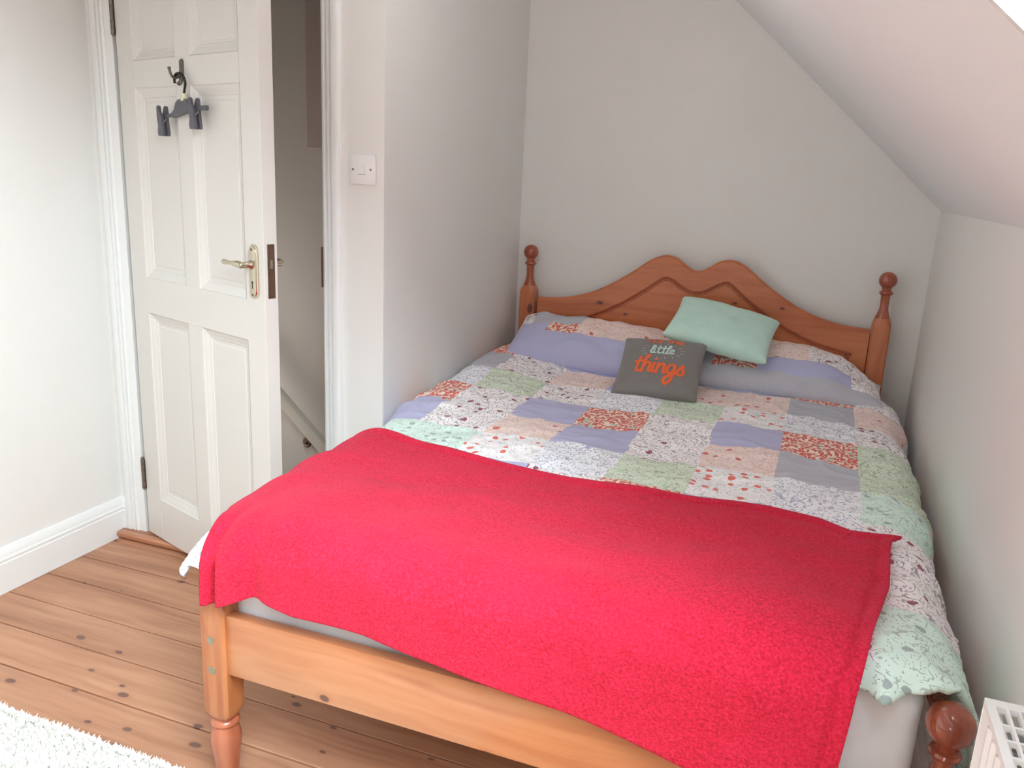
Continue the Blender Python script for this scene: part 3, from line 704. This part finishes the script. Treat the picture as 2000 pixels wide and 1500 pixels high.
def cloth_grid(name, ns, ntt, fn, mat, thick, uvfn=None, patchfn=None, **kw):
    """fn(i/ns, j/nt) -> top point and cloth coordinates; closed shell of the given thickness"""
    top_ = []; uvs = []
    for i in range(ns + 1):
        for j in range(ntt + 1):
            p, q = fn(i / ns, j / ntt); top_.append(Vector(p)); uvs.append(q)
    I = lambda i, j: i * (ntt + 1) + j
    nv = len(top_)
    A = np.array(top_).reshape(ns + 1, ntt + 1, 3)
    ga = np.gradient(A, axis=0); gb = np.gradient(A, axis=1); nn = np.cross(ga, gb); nn /= (np.linalg.norm(nn, axis=2, keepdims=True) + 1e-12)
    B = A - nn * thick
    V = np.concatenate([A.reshape(-1, 3), B.reshape(-1, 3)])
    F = []; P = []
    for i in range(ns):
        for j in range(ntt):
            F.append((I(i, j), I(i + 1, j), I(i + 1, j + 1), I(i, j + 1))); P.append((i, j))
    nf = len(F)
    for k in range(nf): F.append(tuple(x + nv for x in reversed(F[k]))); P.append(P[k])
    for i in range(ns):
        F.append((I(i, 0), I(i, 0) + nv, I(i + 1, 0) + nv, I(i + 1, 0))); P.append((i, 0))
        F.append((I(i, ntt), I(i + 1, ntt), I(i + 1, ntt) + nv, I(i, ntt) + nv)); P.append((i, ntt - 1))
    for j in range(ntt):
        F.append((I(0, j), I(0, j + 1), I(0, j + 1) + nv, I(0, j) + nv)); P.append((0, j))
        F.append((I(ns, j), I(ns, j) + nv, I(ns, j + 1) + nv, I(ns, j + 1))); P.append((ns - 1, j))
    me = bpy.data.meshes.new(name); me.from_pydata([tuple(x) for x in V], [], F); me.update()
    if patchfn:
        uvl = me.uv_layers.new(name='cloth')
        li = np.empty(len(me.loops), dtype=np.int32); me.loops.foreach_get('vertex_index', li)
        U = np.array(uvs, dtype=np.float32); U = np.concatenate([U, U]); uvl.data.foreach_set('uv', U[li].ravel())
        at = me.attributes.new('patch', 'FLOAT', 'FACE')
        vals = np.empty(len(F), dtype=np.float32)
        for k, (i, j) in enumerate(P):
            q = (np.array(uvs[I(i, j)]) + np.array(uvs[I(i + 1, j + 1)])) / 2
            vals[k] = (patchfn(q[0], q[1]) + .5) / NT
        at.data.foreach_set('value', vals)
    me.shade_smooth()
    return link(name, me, mat, **kw)

# patch plan of the duvet cover: rows from the head (y 3.1) to the foot, columns left to right
TW, BL, LA, RE, PE, GR, GY, RF, AQ = range(9)
PLAN = [[RE, TW, LA, PE, GY, LA, RE, TW, BL, PE],
        [GY, TW, PE, LA, PE, PE, GY, PE, TW, GR],
        [BL, GR, TW, BL, GR, RF, BL, TW, PE, LA],
        [RE, TW, LA, RE, TW, LA, RE, GR, TW, AQ],
        [LA, TW, PE, LA, TW, PE, GY, GR, PE, BL],
        [AQ, AQ, RF, BL, GR, RF, BL, AQ, PE, TW],
        [TW, PE, LA, TW, RE, GY, BL, TW, TW, PE],
        [GR, LA, BL, PE, TW, LA, GR, TW, PE, LA],
        [TW, AQ, RE, GR, PE, BL, TW, AQ, AQ, BL],
        [BL, TW, PE, LA, TW, GR, AQ, AQ, TW, PE]]
CX = [-1.06, -.855, -.65, -.445, -.245, -.05, .155, .36, .56]
def duvet_patch(s, t):
    s += .008 * noise.noise(Vector((s * 8, t * 8, 3))); t += .010 * noise.noise(Vector((s * 8, t * 8, 8)))
    c = sum(s > x for x in CX); r = int((3.105 - t) // .2); r = max(0, min(9, r)); return PLAN[r][c]
def duvet_raw(s, t):
    p = drape(s, t)
    return p
def duvet_pt(s, t):
    p = drape(s, t); n_ = surf_normal(drape, s, t)
    b = billow(s, t)
    # hem ruffles at the foot on the right
    ruf = sst(1.31, 1.22, t) * sst(.05, .16, s)
    b += ruf * .018 * math.sin(s * 75 + 1.0)
    side = sst(.30, .42, s)
    b += side * .014 * math.sin(t * 19 + 3 * math.sin(t * 5)) * sst(1.2, 1.5, t)
    b -= .02 * sst(3.0, 3.14, t)
    q = p + n_ * b
    lo_, hi_ = XA + .004, XK - .006
    if t > YD - .05 and q.x < lo_: q.x = lo_
    if q.x > hi_: q.x = hi_
    return q
SLd = lambda t: interp(t, [1.15, 1.30, 1.42, 1.6, 2.1, 2.25, 3.2], [-1.262, -1.22, -1.20, -1.30, -1.30, -1.29, -1.27])
SRd = lambda t: interp(t, [1.15, 1.3, 1.5, 3.2], [.50, .54, .56, .54])
TFd = lambda s: interp(s, [-1.25, -1.15, -1.0, -.9, .10, .16, .23, .30, .38, .5, .56], [1.240, 1.20, 1.235, 1.25, 1.25, 1.245, 1.265, 1.325, 1.345, 1.35, 1.35])
def duvet_fn(a, b_):
    t0 = 1.2 + (3.15 - 1.2) * b_
    s = SLd(t0) * (1 - a) + SRd(t0) * a
    tf = TFd(s) + (.007 * math.sin(s * 62) + .003 * math.sin(s * 123 + 2)) * sst(.05, .15, s)
    t = tf + (3.15 - tf) * b_
    return duvet_pt(s, t), (s, t)
cloth_grid('duvet', 270, 300, duvet_fn, M_patch, .012, True, duvet_patch,
           label='patchwork floral duvet in white, lavender, red and green spread over the bed', cat='duvet')

# red fleece throw
TBs = ([-1.40, -1.25, -1.09, -.99, -.82, -.67, -.53, -.40, -.16, -.05, .06, .14, .24], [1.95, 1.94, 1.93, 1.91, 1.87, 1.85, 1.83, 1.82, 1.84, 1.855, 1.84, 1.80, 1.815])
TFs = ([-1.35, -1.09, -.99, -.89, -.73, -.57, -.50, -.33, -.11, .13], [1.13, 1.13, 1.145, 1.125, 1.125, 1.11, 1.10, 1.08, 1.04, 1.005])
SRs = ([.95, 1.1, 1.23, 1.30, 1.45, 1.55, 1.71, 1.78, 1.83], [.112, .118, .13, .143, .17, .188, .198, .205, .232])
SLs = ([1.0, 1.20, 1.33, 1.42, 1.52, 2.0], [-1.100, -1.102, -1.112, -1.17, -1.28, -1.32])
def throw_base(s, t): return drape(s, t, .016)
def throw_fn(a, b_):
    t0 = 1.08 + (1.85 - 1.08) * b_
    s = interp(t0, *SLs) * (1 - a) + interp(t0, *SRs) * a
    tb, tf = interp(s, *TBs), interp(s, *TFs); t = tf + (tb - tf) * b_
    s = interp(t, *SLs) * (1 - a) + interp(t, *SRs) * a
    p = throw_base(s, t); n_ = surf_normal(throw_base, s, t)
    d = max(billow(s, t, 0.0) * sst(1.22, 1.36, t), -.006) + .006
    d += .004 * noise.noise(Vector((s * 6, t * 11, 2)))
    # hang of the foot side: slow vertical folds
    hang = sst(1.30, 1.15, t)
    d += hang * (.006 * math.sin(s * 11 + 1.3) + .006)
    # cloth bunched over the left post's finial: ridge, deep valley, ridge
    cor = sst(1.42, 1.28, t)
    d += cor * (.004 * math.exp(-((s + 1.112) / .016) ** 2) - (.008 + .045 * sst(1.235, 1.18, t)) * math.exp(-((s + 1.078) / .008) ** 2) + .012 * math.exp(-((s + 1.045) / .03) ** 2) - .014 * math.exp(-((s + .985) / .022) ** 2) * hang)
    d += .003 * math.exp(-((s + 1.10) / .05) ** 2 - ((t - 1.30) / .06) ** 2)
    # stitched hem
    er = (interp(t, *SRs) - s); eb = tb - t; e_ = min(er, eb)
    d -= .006 * math.exp(-((e_ - .026) / .0045) ** 2)
    d += .003 * sst(.02, .006, e_)
    return p + n_ * d, (s, t)
cloth_grid('throw_blanket', 250, 190, throw_fn, M_red, .007, label='bright red fleece throw laid across the foot of the bed', cat='blanket')

# ------------------------------------------------------------------ pillows and cushions
def cushion_z(u, v, T, q=.42, p=2.4): return T / 2 * ((1 - abs(u) ** p) * (1 - abs(v) ** p)) ** q
def cushion(name, W, H, T, Mx, mat, seed=0, n=44, cin=.07, wr=.006, q=.42, patchfn=None, sag=None, **kw):
    """two-sided stuffed cushion; local x across, y up, z out of the front"""
    V = []; UV = []; F = []; PF = []
    for side in (1, -1):
        for i in range(n + 1):
            for j in range(n + 1):
                u = math.sin((i / n - .5) * PI) * .5 + (i / n - .5); v = math.sin((j / n - .5) * PI) * .5 + (j / n - .5)
                x = W / 2 * u * (1 - cin * (1 - v * v)); y = H / 2 * v * (1 - cin * (1 - u * u))
                z = side * cushion_z(u, v, T, q)
                wq = noise.noise(Vector((x * 9 + seed, y * 9, side * 3))) * wr + noise.noise(Vector((x * 21 + seed, y * 25, side * 5))) * wr * .5
                edge = (1 - u ** 8) * (1 - v ** 8)
                z += side * wq * edge
                p = Vector((x, y, z))
                if sag: p = sag(u, v, p, side)
                V.append(Mx @ p); UV.append((x, y))
    m = (n + 1) ** 2; I = lambda s_, i, j: (0 if s_ > 0 else m) + i * (n + 1) + j
    for side in (1, -1):
        for i in range(n):
            for j in range(n):
                q4 = (I(side, i, j), I(side, i + 1, j), I(side, i + 1, j + 1), I(side, i, j + 1))
                F.append(q4 if side > 0 else q4[::-1]); PF.append((UV[q4[0]][0] + UV[q4[2]][0], UV[q4[0]][1] + UV[q4[2]][1], side))
    me = bpy.data.meshes.new(name); me.from_pydata([v[:] for v in V], [], F); me.update()
    if patchfn:
        uvl = me.uv_layers.new(name='cloth'); li = np.empty(len(me.loops), dtype=np.int32); me.loops.foreach_get('vertex_index', li)
        uvl.data.foreach_set('uv', np.array(UV, dtype=np.float32)[li].ravel())
        me.attributes.new('patch', 'FLOAT', 'FACE').data.foreach_set('value', np.array([(patchfn(a / 2, b_ / 2, s_) + .5) / NT for a, b_, s_ in PF], dtype=np.float32))
    bm = bmesh.new(); bm.from_mesh(me); bmesh.ops.remove_doubles(bm, verts=bm.verts[:], dist=2e-5); bm.to_mesh(me); bm.free()
    me.shade_smooth()
    return link(name, me, mat, **kw)
def pose(c, tilt, rz=0.0, ry=0.0):
    """tilt = rise of the far edge from lying flat"""
    return Matrix.Translation(c) @ Matrix.Rotation(rz, 4, 'Z') @ Matrix.Rotation(ry, 4, 'Y') @ Matrix.Rotation(tilt, 4, 'X')
def pil_left(x, y, s_):
    c = int((x + .37) // .20); r = 0 if y < -.06 else (1 if y < -.005 else 2)
    if r == 0: return LA
    if r == 1: return [LA, RE, RE, LA, PE][max(0, min(4, int((x + .37) // .17)))] if x < -.06 else PE
    return TW if x < -.29 else (GY if x < -.07 else PE)
def pil_right(x, y, s_):
    if y < -.12: return GY
    if y < -.05: return [GY, RE, LA, LA, TW][max(0, min(4, int((x + .37) // .155)))]
    return [GY, GY, PE, TW, TW][max(0, min(4, int((x + .37) // .155)))]
cushion('pillow', .73, .36, .165, pose((-.795, 3.085, .716), math.radians(16), -.03, .03), M_patch, 1, patchfn=pil_left, cin=.04, wr=.017, q=.45, sag=lambda u, v, p, sd: p + Vector((.05 * sst(-.3, -1, u) * (1 - v) / 2, 0, .012 * sst(0, -.8, u) * (1 - v * v))),
        label='patchwork pillow against the left half of the headboard, with grey and peach patches', cat='pillow', group='pillows against the headboard')
cushion('pillow', .74, .36, .165, pose((-.118, 3.100, .706), math.radians(15), .03, .035), M_patch, 5, patchfn=pil_right, cin=.03, wr=.017, q=.55, sag=lambda u, v, p, sd: p + Vector((0, -.09 * sst(.45, 1, u) * (v + 1) / 2, -.045 * sst(.4, 1, u) * (v + 1) / 2)),
        label='patchwork pillow against the right half of the headboard, white floral right end', cat='pillow', group='pillows against the headboard')
MX_g = Matrix(((.99913, -.04002, -.01167, -.487), (.02701, .83464, -.55013, 2.800), (.03176, .54934, .83500, .727), (0, 0, 0, 1)))
gc_ = cushion('cushion', .290, .276, .10, MX_g, M_charcoal, 9, cin=.045, wr=.004,
        label='small dark grey square cushion printed with orange and pale lettering', cat='cushion')
MX_m = Matrix(((.98556, .05925, .15865, -.316), (-.00255, .94189, -.33592, 3.04), (-.16933, .33066, .92843, .850), (0, 0, 0, 1)))
mc = cushion('cushion', .37, .296, .11, MX_m, M_mint, 14, cin=.05, wr=.006, q=.36,
        label='plain pale mint green cushion leaning on the headboard', cat='cushion')

# lettering on the grey cushion
GLY = {
 't': ([[(.28, 1.6), (.24, .3), (.42, .02), (.68, .16)], [(0, 1.08), (.62, 1.14)]], .66),
 'h': ([[(-.02, 1.2), (.2, 1.75), (.1, 1.85), (.04, 1.4), (.04, 0)], [(.04, .5), (.26, .95), (.5, .85), (.52, .3), (.60, .02), (.76, .12)]], .76),
 'i': ([[(.04, .98), (.04, .25), (.16, .02), (.34, .14)], [(.05, 1.42), (.07, 1.45)]], .34),
 'n': ([[(.02, .98), (.04, .5), (.04, 0)], [(.04, .5), (.26, .95), (.48, .88), (.52, .3), (.60, .02), (.76, .12)]], .74),
 'g': ([[(.56, .86), (.3, 1.0), (.06, .7), (.08, .25), (.32, .04), (.54, .3), (.58, .95), (.58, .1), (.52, -.6), (.26, -.95), (.02, -.72), (.2, -.3), (.78, .14)]], .78),
 's': ([[(.0, .12), (.3, 1.05), (.36, .7), (.52, .3), (.36, .02), (.1, .06)]], .56),
 'l': ([[(.0, .3), (.34, 1.4), (.28, 1.82), (.12, 1.5), (.12, .25), (.26, .0), (.46, .14)]], .44),
 'e': ([[(.0, .35), (.42, .62), (.38, .96), (.16, .92), (.06, .4), (.26, .02), (.58, .18)]], .56),
 "'": ([[(.04, 1.8), (.02, 1.45)]], .16), ' ': ([], .5)}
def front_z(x, y, W, H, T, cin):
    u, v = x / (W / 2), y / (H / 2)
    for _ in range(4): u = x / (W / 2) / (1 - cin * (1 - v * v)); v = y / (H / 2) / (1 - cin * (1 - u * u))
    u = max(-.999, min(.999, u)); v = max(-.999, min(.999, v))
    seed = 9; wr = .004
    wq = noise.noise(Vector((x * 9 + seed, y * 9, 3))) * wr + noise.noise(Vector((x * 21 + seed, y * 25, 5))) * wr * .5
    return cushion_z(u, v, T) + wq * (1 - u ** 8) * (1 - v ** 8)
def ribbon(mb, pts, wd_):
    P = catmull(pts, 6) if len(pts) > 2 else [pts[0], ((pts[0][0] + pts[1][0]) / 2, (pts[0][1] + pts[1][1]) / 2), pts[1]]
    Z = lambda x, y, k: MX_g @ Vector((x, y, front_z(x, y, .290, .276, .10, .045) + .0016 + .00002 * k))
    v = []; f = []
    for i, (x, y) in enumerate(P):
        p0 = P[max(i - 1, 0)]; p1 = P[min(i + 1, len(P) - 1)]; tx, ty = p1[0] - p0[0], p1[1] - p0[1]; l = math.hypot(tx, ty) or 1
        for k in (-1, 0, 1): v.append(Z(x - ty / l * wd_ / 2 * k, y + tx / l * wd_ / 2 * k, i % 7))
    for i in range(len(P) - 1):
        for k in (0, 1): f.append((i * 3 + k, i * 3 + k + 1, i * 3 + k + 4, i * 3 + k + 3))
    mb.add(v, f)
    for (x, y) in (P[0], P[-1]):
        v = [Z(x, y, 3)] + [Z(x + wd_ / 2 * math.cos(2 * PI * k / 10), y + wd_ / 2 * math.sin(2 * PI * k / 10), 3) for k in range(10)]
        mb.add(v, [(0, 1 + k, 1 + (k + 1) % 10) for k in range(10)])
def word(text, cx_, cy__, xh, wd_, slope=0.0, sx=1.0, shear=.12):
    mb = MB(); wtot = sum(GLY[c][1] for c in text) * xh * sx; x = cx_ - wtot / 2
    for c in text:
        for st in GLY[c][0]:
            ribbon(mb, [(x + (a + shear * b_) * xh * sx, cy__ + b_ * xh + slope * (x - cx_)) for a, b_ in st], wd_)
        x += GLY[c][1] * xh * sx
    return mb
word("things", .004, -.062, .040, .0108, -.02, 1.12).build('lettering', M_orange, gc_, label='bold orange hand-lettered word')
word("little", .004, .026, .0235, .0057, 0.0, 1.12).build('lettering', M_aqua, gc_, label='pale aqua hand-lettered word')
word("it's the", .008, .088, .023, .0062, 0.0, 1.25).build('lettering', M_orange, gc_, label='orange lettering along the top edge')
for k in range(16):
    a = 2 * PI * (k + .5) / 16; ca, sa = math.cos(a), math.sin(a); ry_ = MB()
    ribbon(ry_, [(.006 + ca * .062, .042 + sa * .033), (.006 + ca * .074, .042 + sa * .043)], .0016)
    ry_.build('print_ray', M_whitep, gc_)

# ------------------------------------------------------------------ radiator on the right wall
rd = empty('radiator', label='white panel radiator with slotted top grille on the right-hand wall', cat='radiator')
RX0, RX1, RY0, RY1, RZ0, RZ1 = .274, .348, .10, 1.140, .13, .711
def flute(x0, sgn):
    pts = []; n = 34; y = np.linspace(RY0 + .012, RY1 - .012, n * 6 + 1)
    for k, q in enumerate(y): pts.append((x0 + sgn * (-.0055 * (max(0, math.sin(2 * PI * k / 6)) ** .7)), q))
    out = [(x0 + .004 * 1, RY0 + .003)] + pts + [(x0 + .004, RY1 - .003)]
    return out + [(x0 + .016, RY1 - .003), (x0 + .016, RY0 + .003)]
MB().prism(flute(RX0 + .007, 1), lambda a, b_, t: (a, b_, t), RZ0, RZ1 - .022).build('front_panel', M_rad, rd, smooth=35)
MB().box(RX1 - .020, RX1 - .006, RY0 + .004, RY1 - .004, RZ0, RZ1 - .022, .003).build('back_panel', M_rad, rd)
for y0, y1 in ((RY0, RY0 + .003), (RY1 - .003, RY1)): MB().box(RX0, RX1, y0, y1, RZ0 + .004, RZ1 - .003, .001).build('end_panel', M_rad, rd)
fn_ = MB()
yy = np.arange(RY0 + .02, RY1 - .02, .009)
zig = [(RX0 + .026 + (.026 if (k // 2) % 2 else 0), float(y)) for k, y in enumerate(yy)]
fn_.prism(zig + [(a + .0012, b_) for a, b_ in reversed(zig)], lambda a, b_, t: (a, b_, t), RZ0 + .02, RZ1 - .04)
fn_.build('convector_fins', M_fin, rd)
gr_ = MB()
gr_.box(RX0, RX0 + .011, RY0 + .016, RY1 - .016, RZ1 - .010, RZ1).box(RX1 - .011, RX1, RY0 + .016, RY1 - .016, RZ1 - .010, RZ1).box(RX0, RX1, RY1 - .016, RY1 - .0002, RZ1 - .010, RZ1 + .0002, .0008).box(RX0, RX1, RY0, RY0 + .016, RZ1 - .010, RZ1 + .0002, .0008)
gr_.build('grille_frame', M_rad, rd)
y = RY0 + .045
while y < RY1 - .03:
    MB().box(RX0 + .010, RX1 - .010, y, y + .0045, RZ1 - .009, RZ1 - .0015).build('grille_bar', M_rad, rd); y += .0335
for x in (RX0 + .0225, RX0 + .0365, RX0 + .0505): MB().box(x, x + .0036, RY0 + .012, RY1 - .012, RZ1 - .009, RZ1 - .001).build('grille_bar', M_rad, rd)
for yb_ in (.3, .95): MB().box(RX1 - .010, XK + .001, yb_, yb_ + .03, .2, .62).build('wall_bracket', M_rad, rd)
origin(rd, (.31, .6, RZ0))

# ------------------------------------------------------------------ shaggy white rug
rug = empty('rug', label='white shaggy rug on the floorboards at the bottom left', cat='rug')
GX0, GX1, GY0, GY1 = -2.20, -.62, .25, 1.243
MB().box(GX0, GX1, GY0, GY1, .001, .010, .003).build('backing', M_rug, rug)
nt2 = 30000
near = rng.random(nt2) < .72
px = np.where(near, rng.uniform(-2.0, GX1 + .005, nt2), rng.uniform(GX0, GX1, nt2)); py = np.where(near, rng.uniform(.80, GY1, nt2), rng.uniform(GY0, GY1, nt2))
ne = 2600
px[:ne] = rng.uniform(GX0, GX1, ne); py[:ne] = GY1 - rng.uniform(0, .006, ne)
pz = np.full(nt2, .008)
hgt = rng.uniform(.016, .027, nt2); an = rng.uniform(0, 2 * PI, nt2); ln_ = rng.uniform(.004, .017, nt2)
lx, ly = np.cos(an) * ln_, np.sin(an) * ln_
wdt = rng.uniform(.0022, .0040, nt2); ca, sa = np.cos(an + 1.57) * wdt, np.sin(an + 1.57) * wdt
base_ = np.stack([np.stack([px - ca, py - sa, pz], 1), np.stack([px + ca, py + sa, pz], 1),
                  np.stack([px + lx * .45 + ca, py + ly * .45 + sa, pz + hgt * .62], 1), np.stack([px + lx * .45 - ca, py + ly * .45 - sa, pz + hgt * .62], 1),
                  np.stack([px + lx, py + ly, pz + hgt * .9], 1)], 1).reshape(-1, 3)
k0 = np.arange(nt2) * 5
faces = [(a, a + 1, a + 2, a + 3) for a in k0.tolist()] + [(a + 3, a + 2, a + 4) for a in k0.tolist()]
me = bpy.data.meshes.new('pile'); me.from_pydata(base_.tolist(), [], faces); me.update()
link('pile', me, M_rug, rug, kind='stuff')
origin(rug, (-1.4, .75, 0))
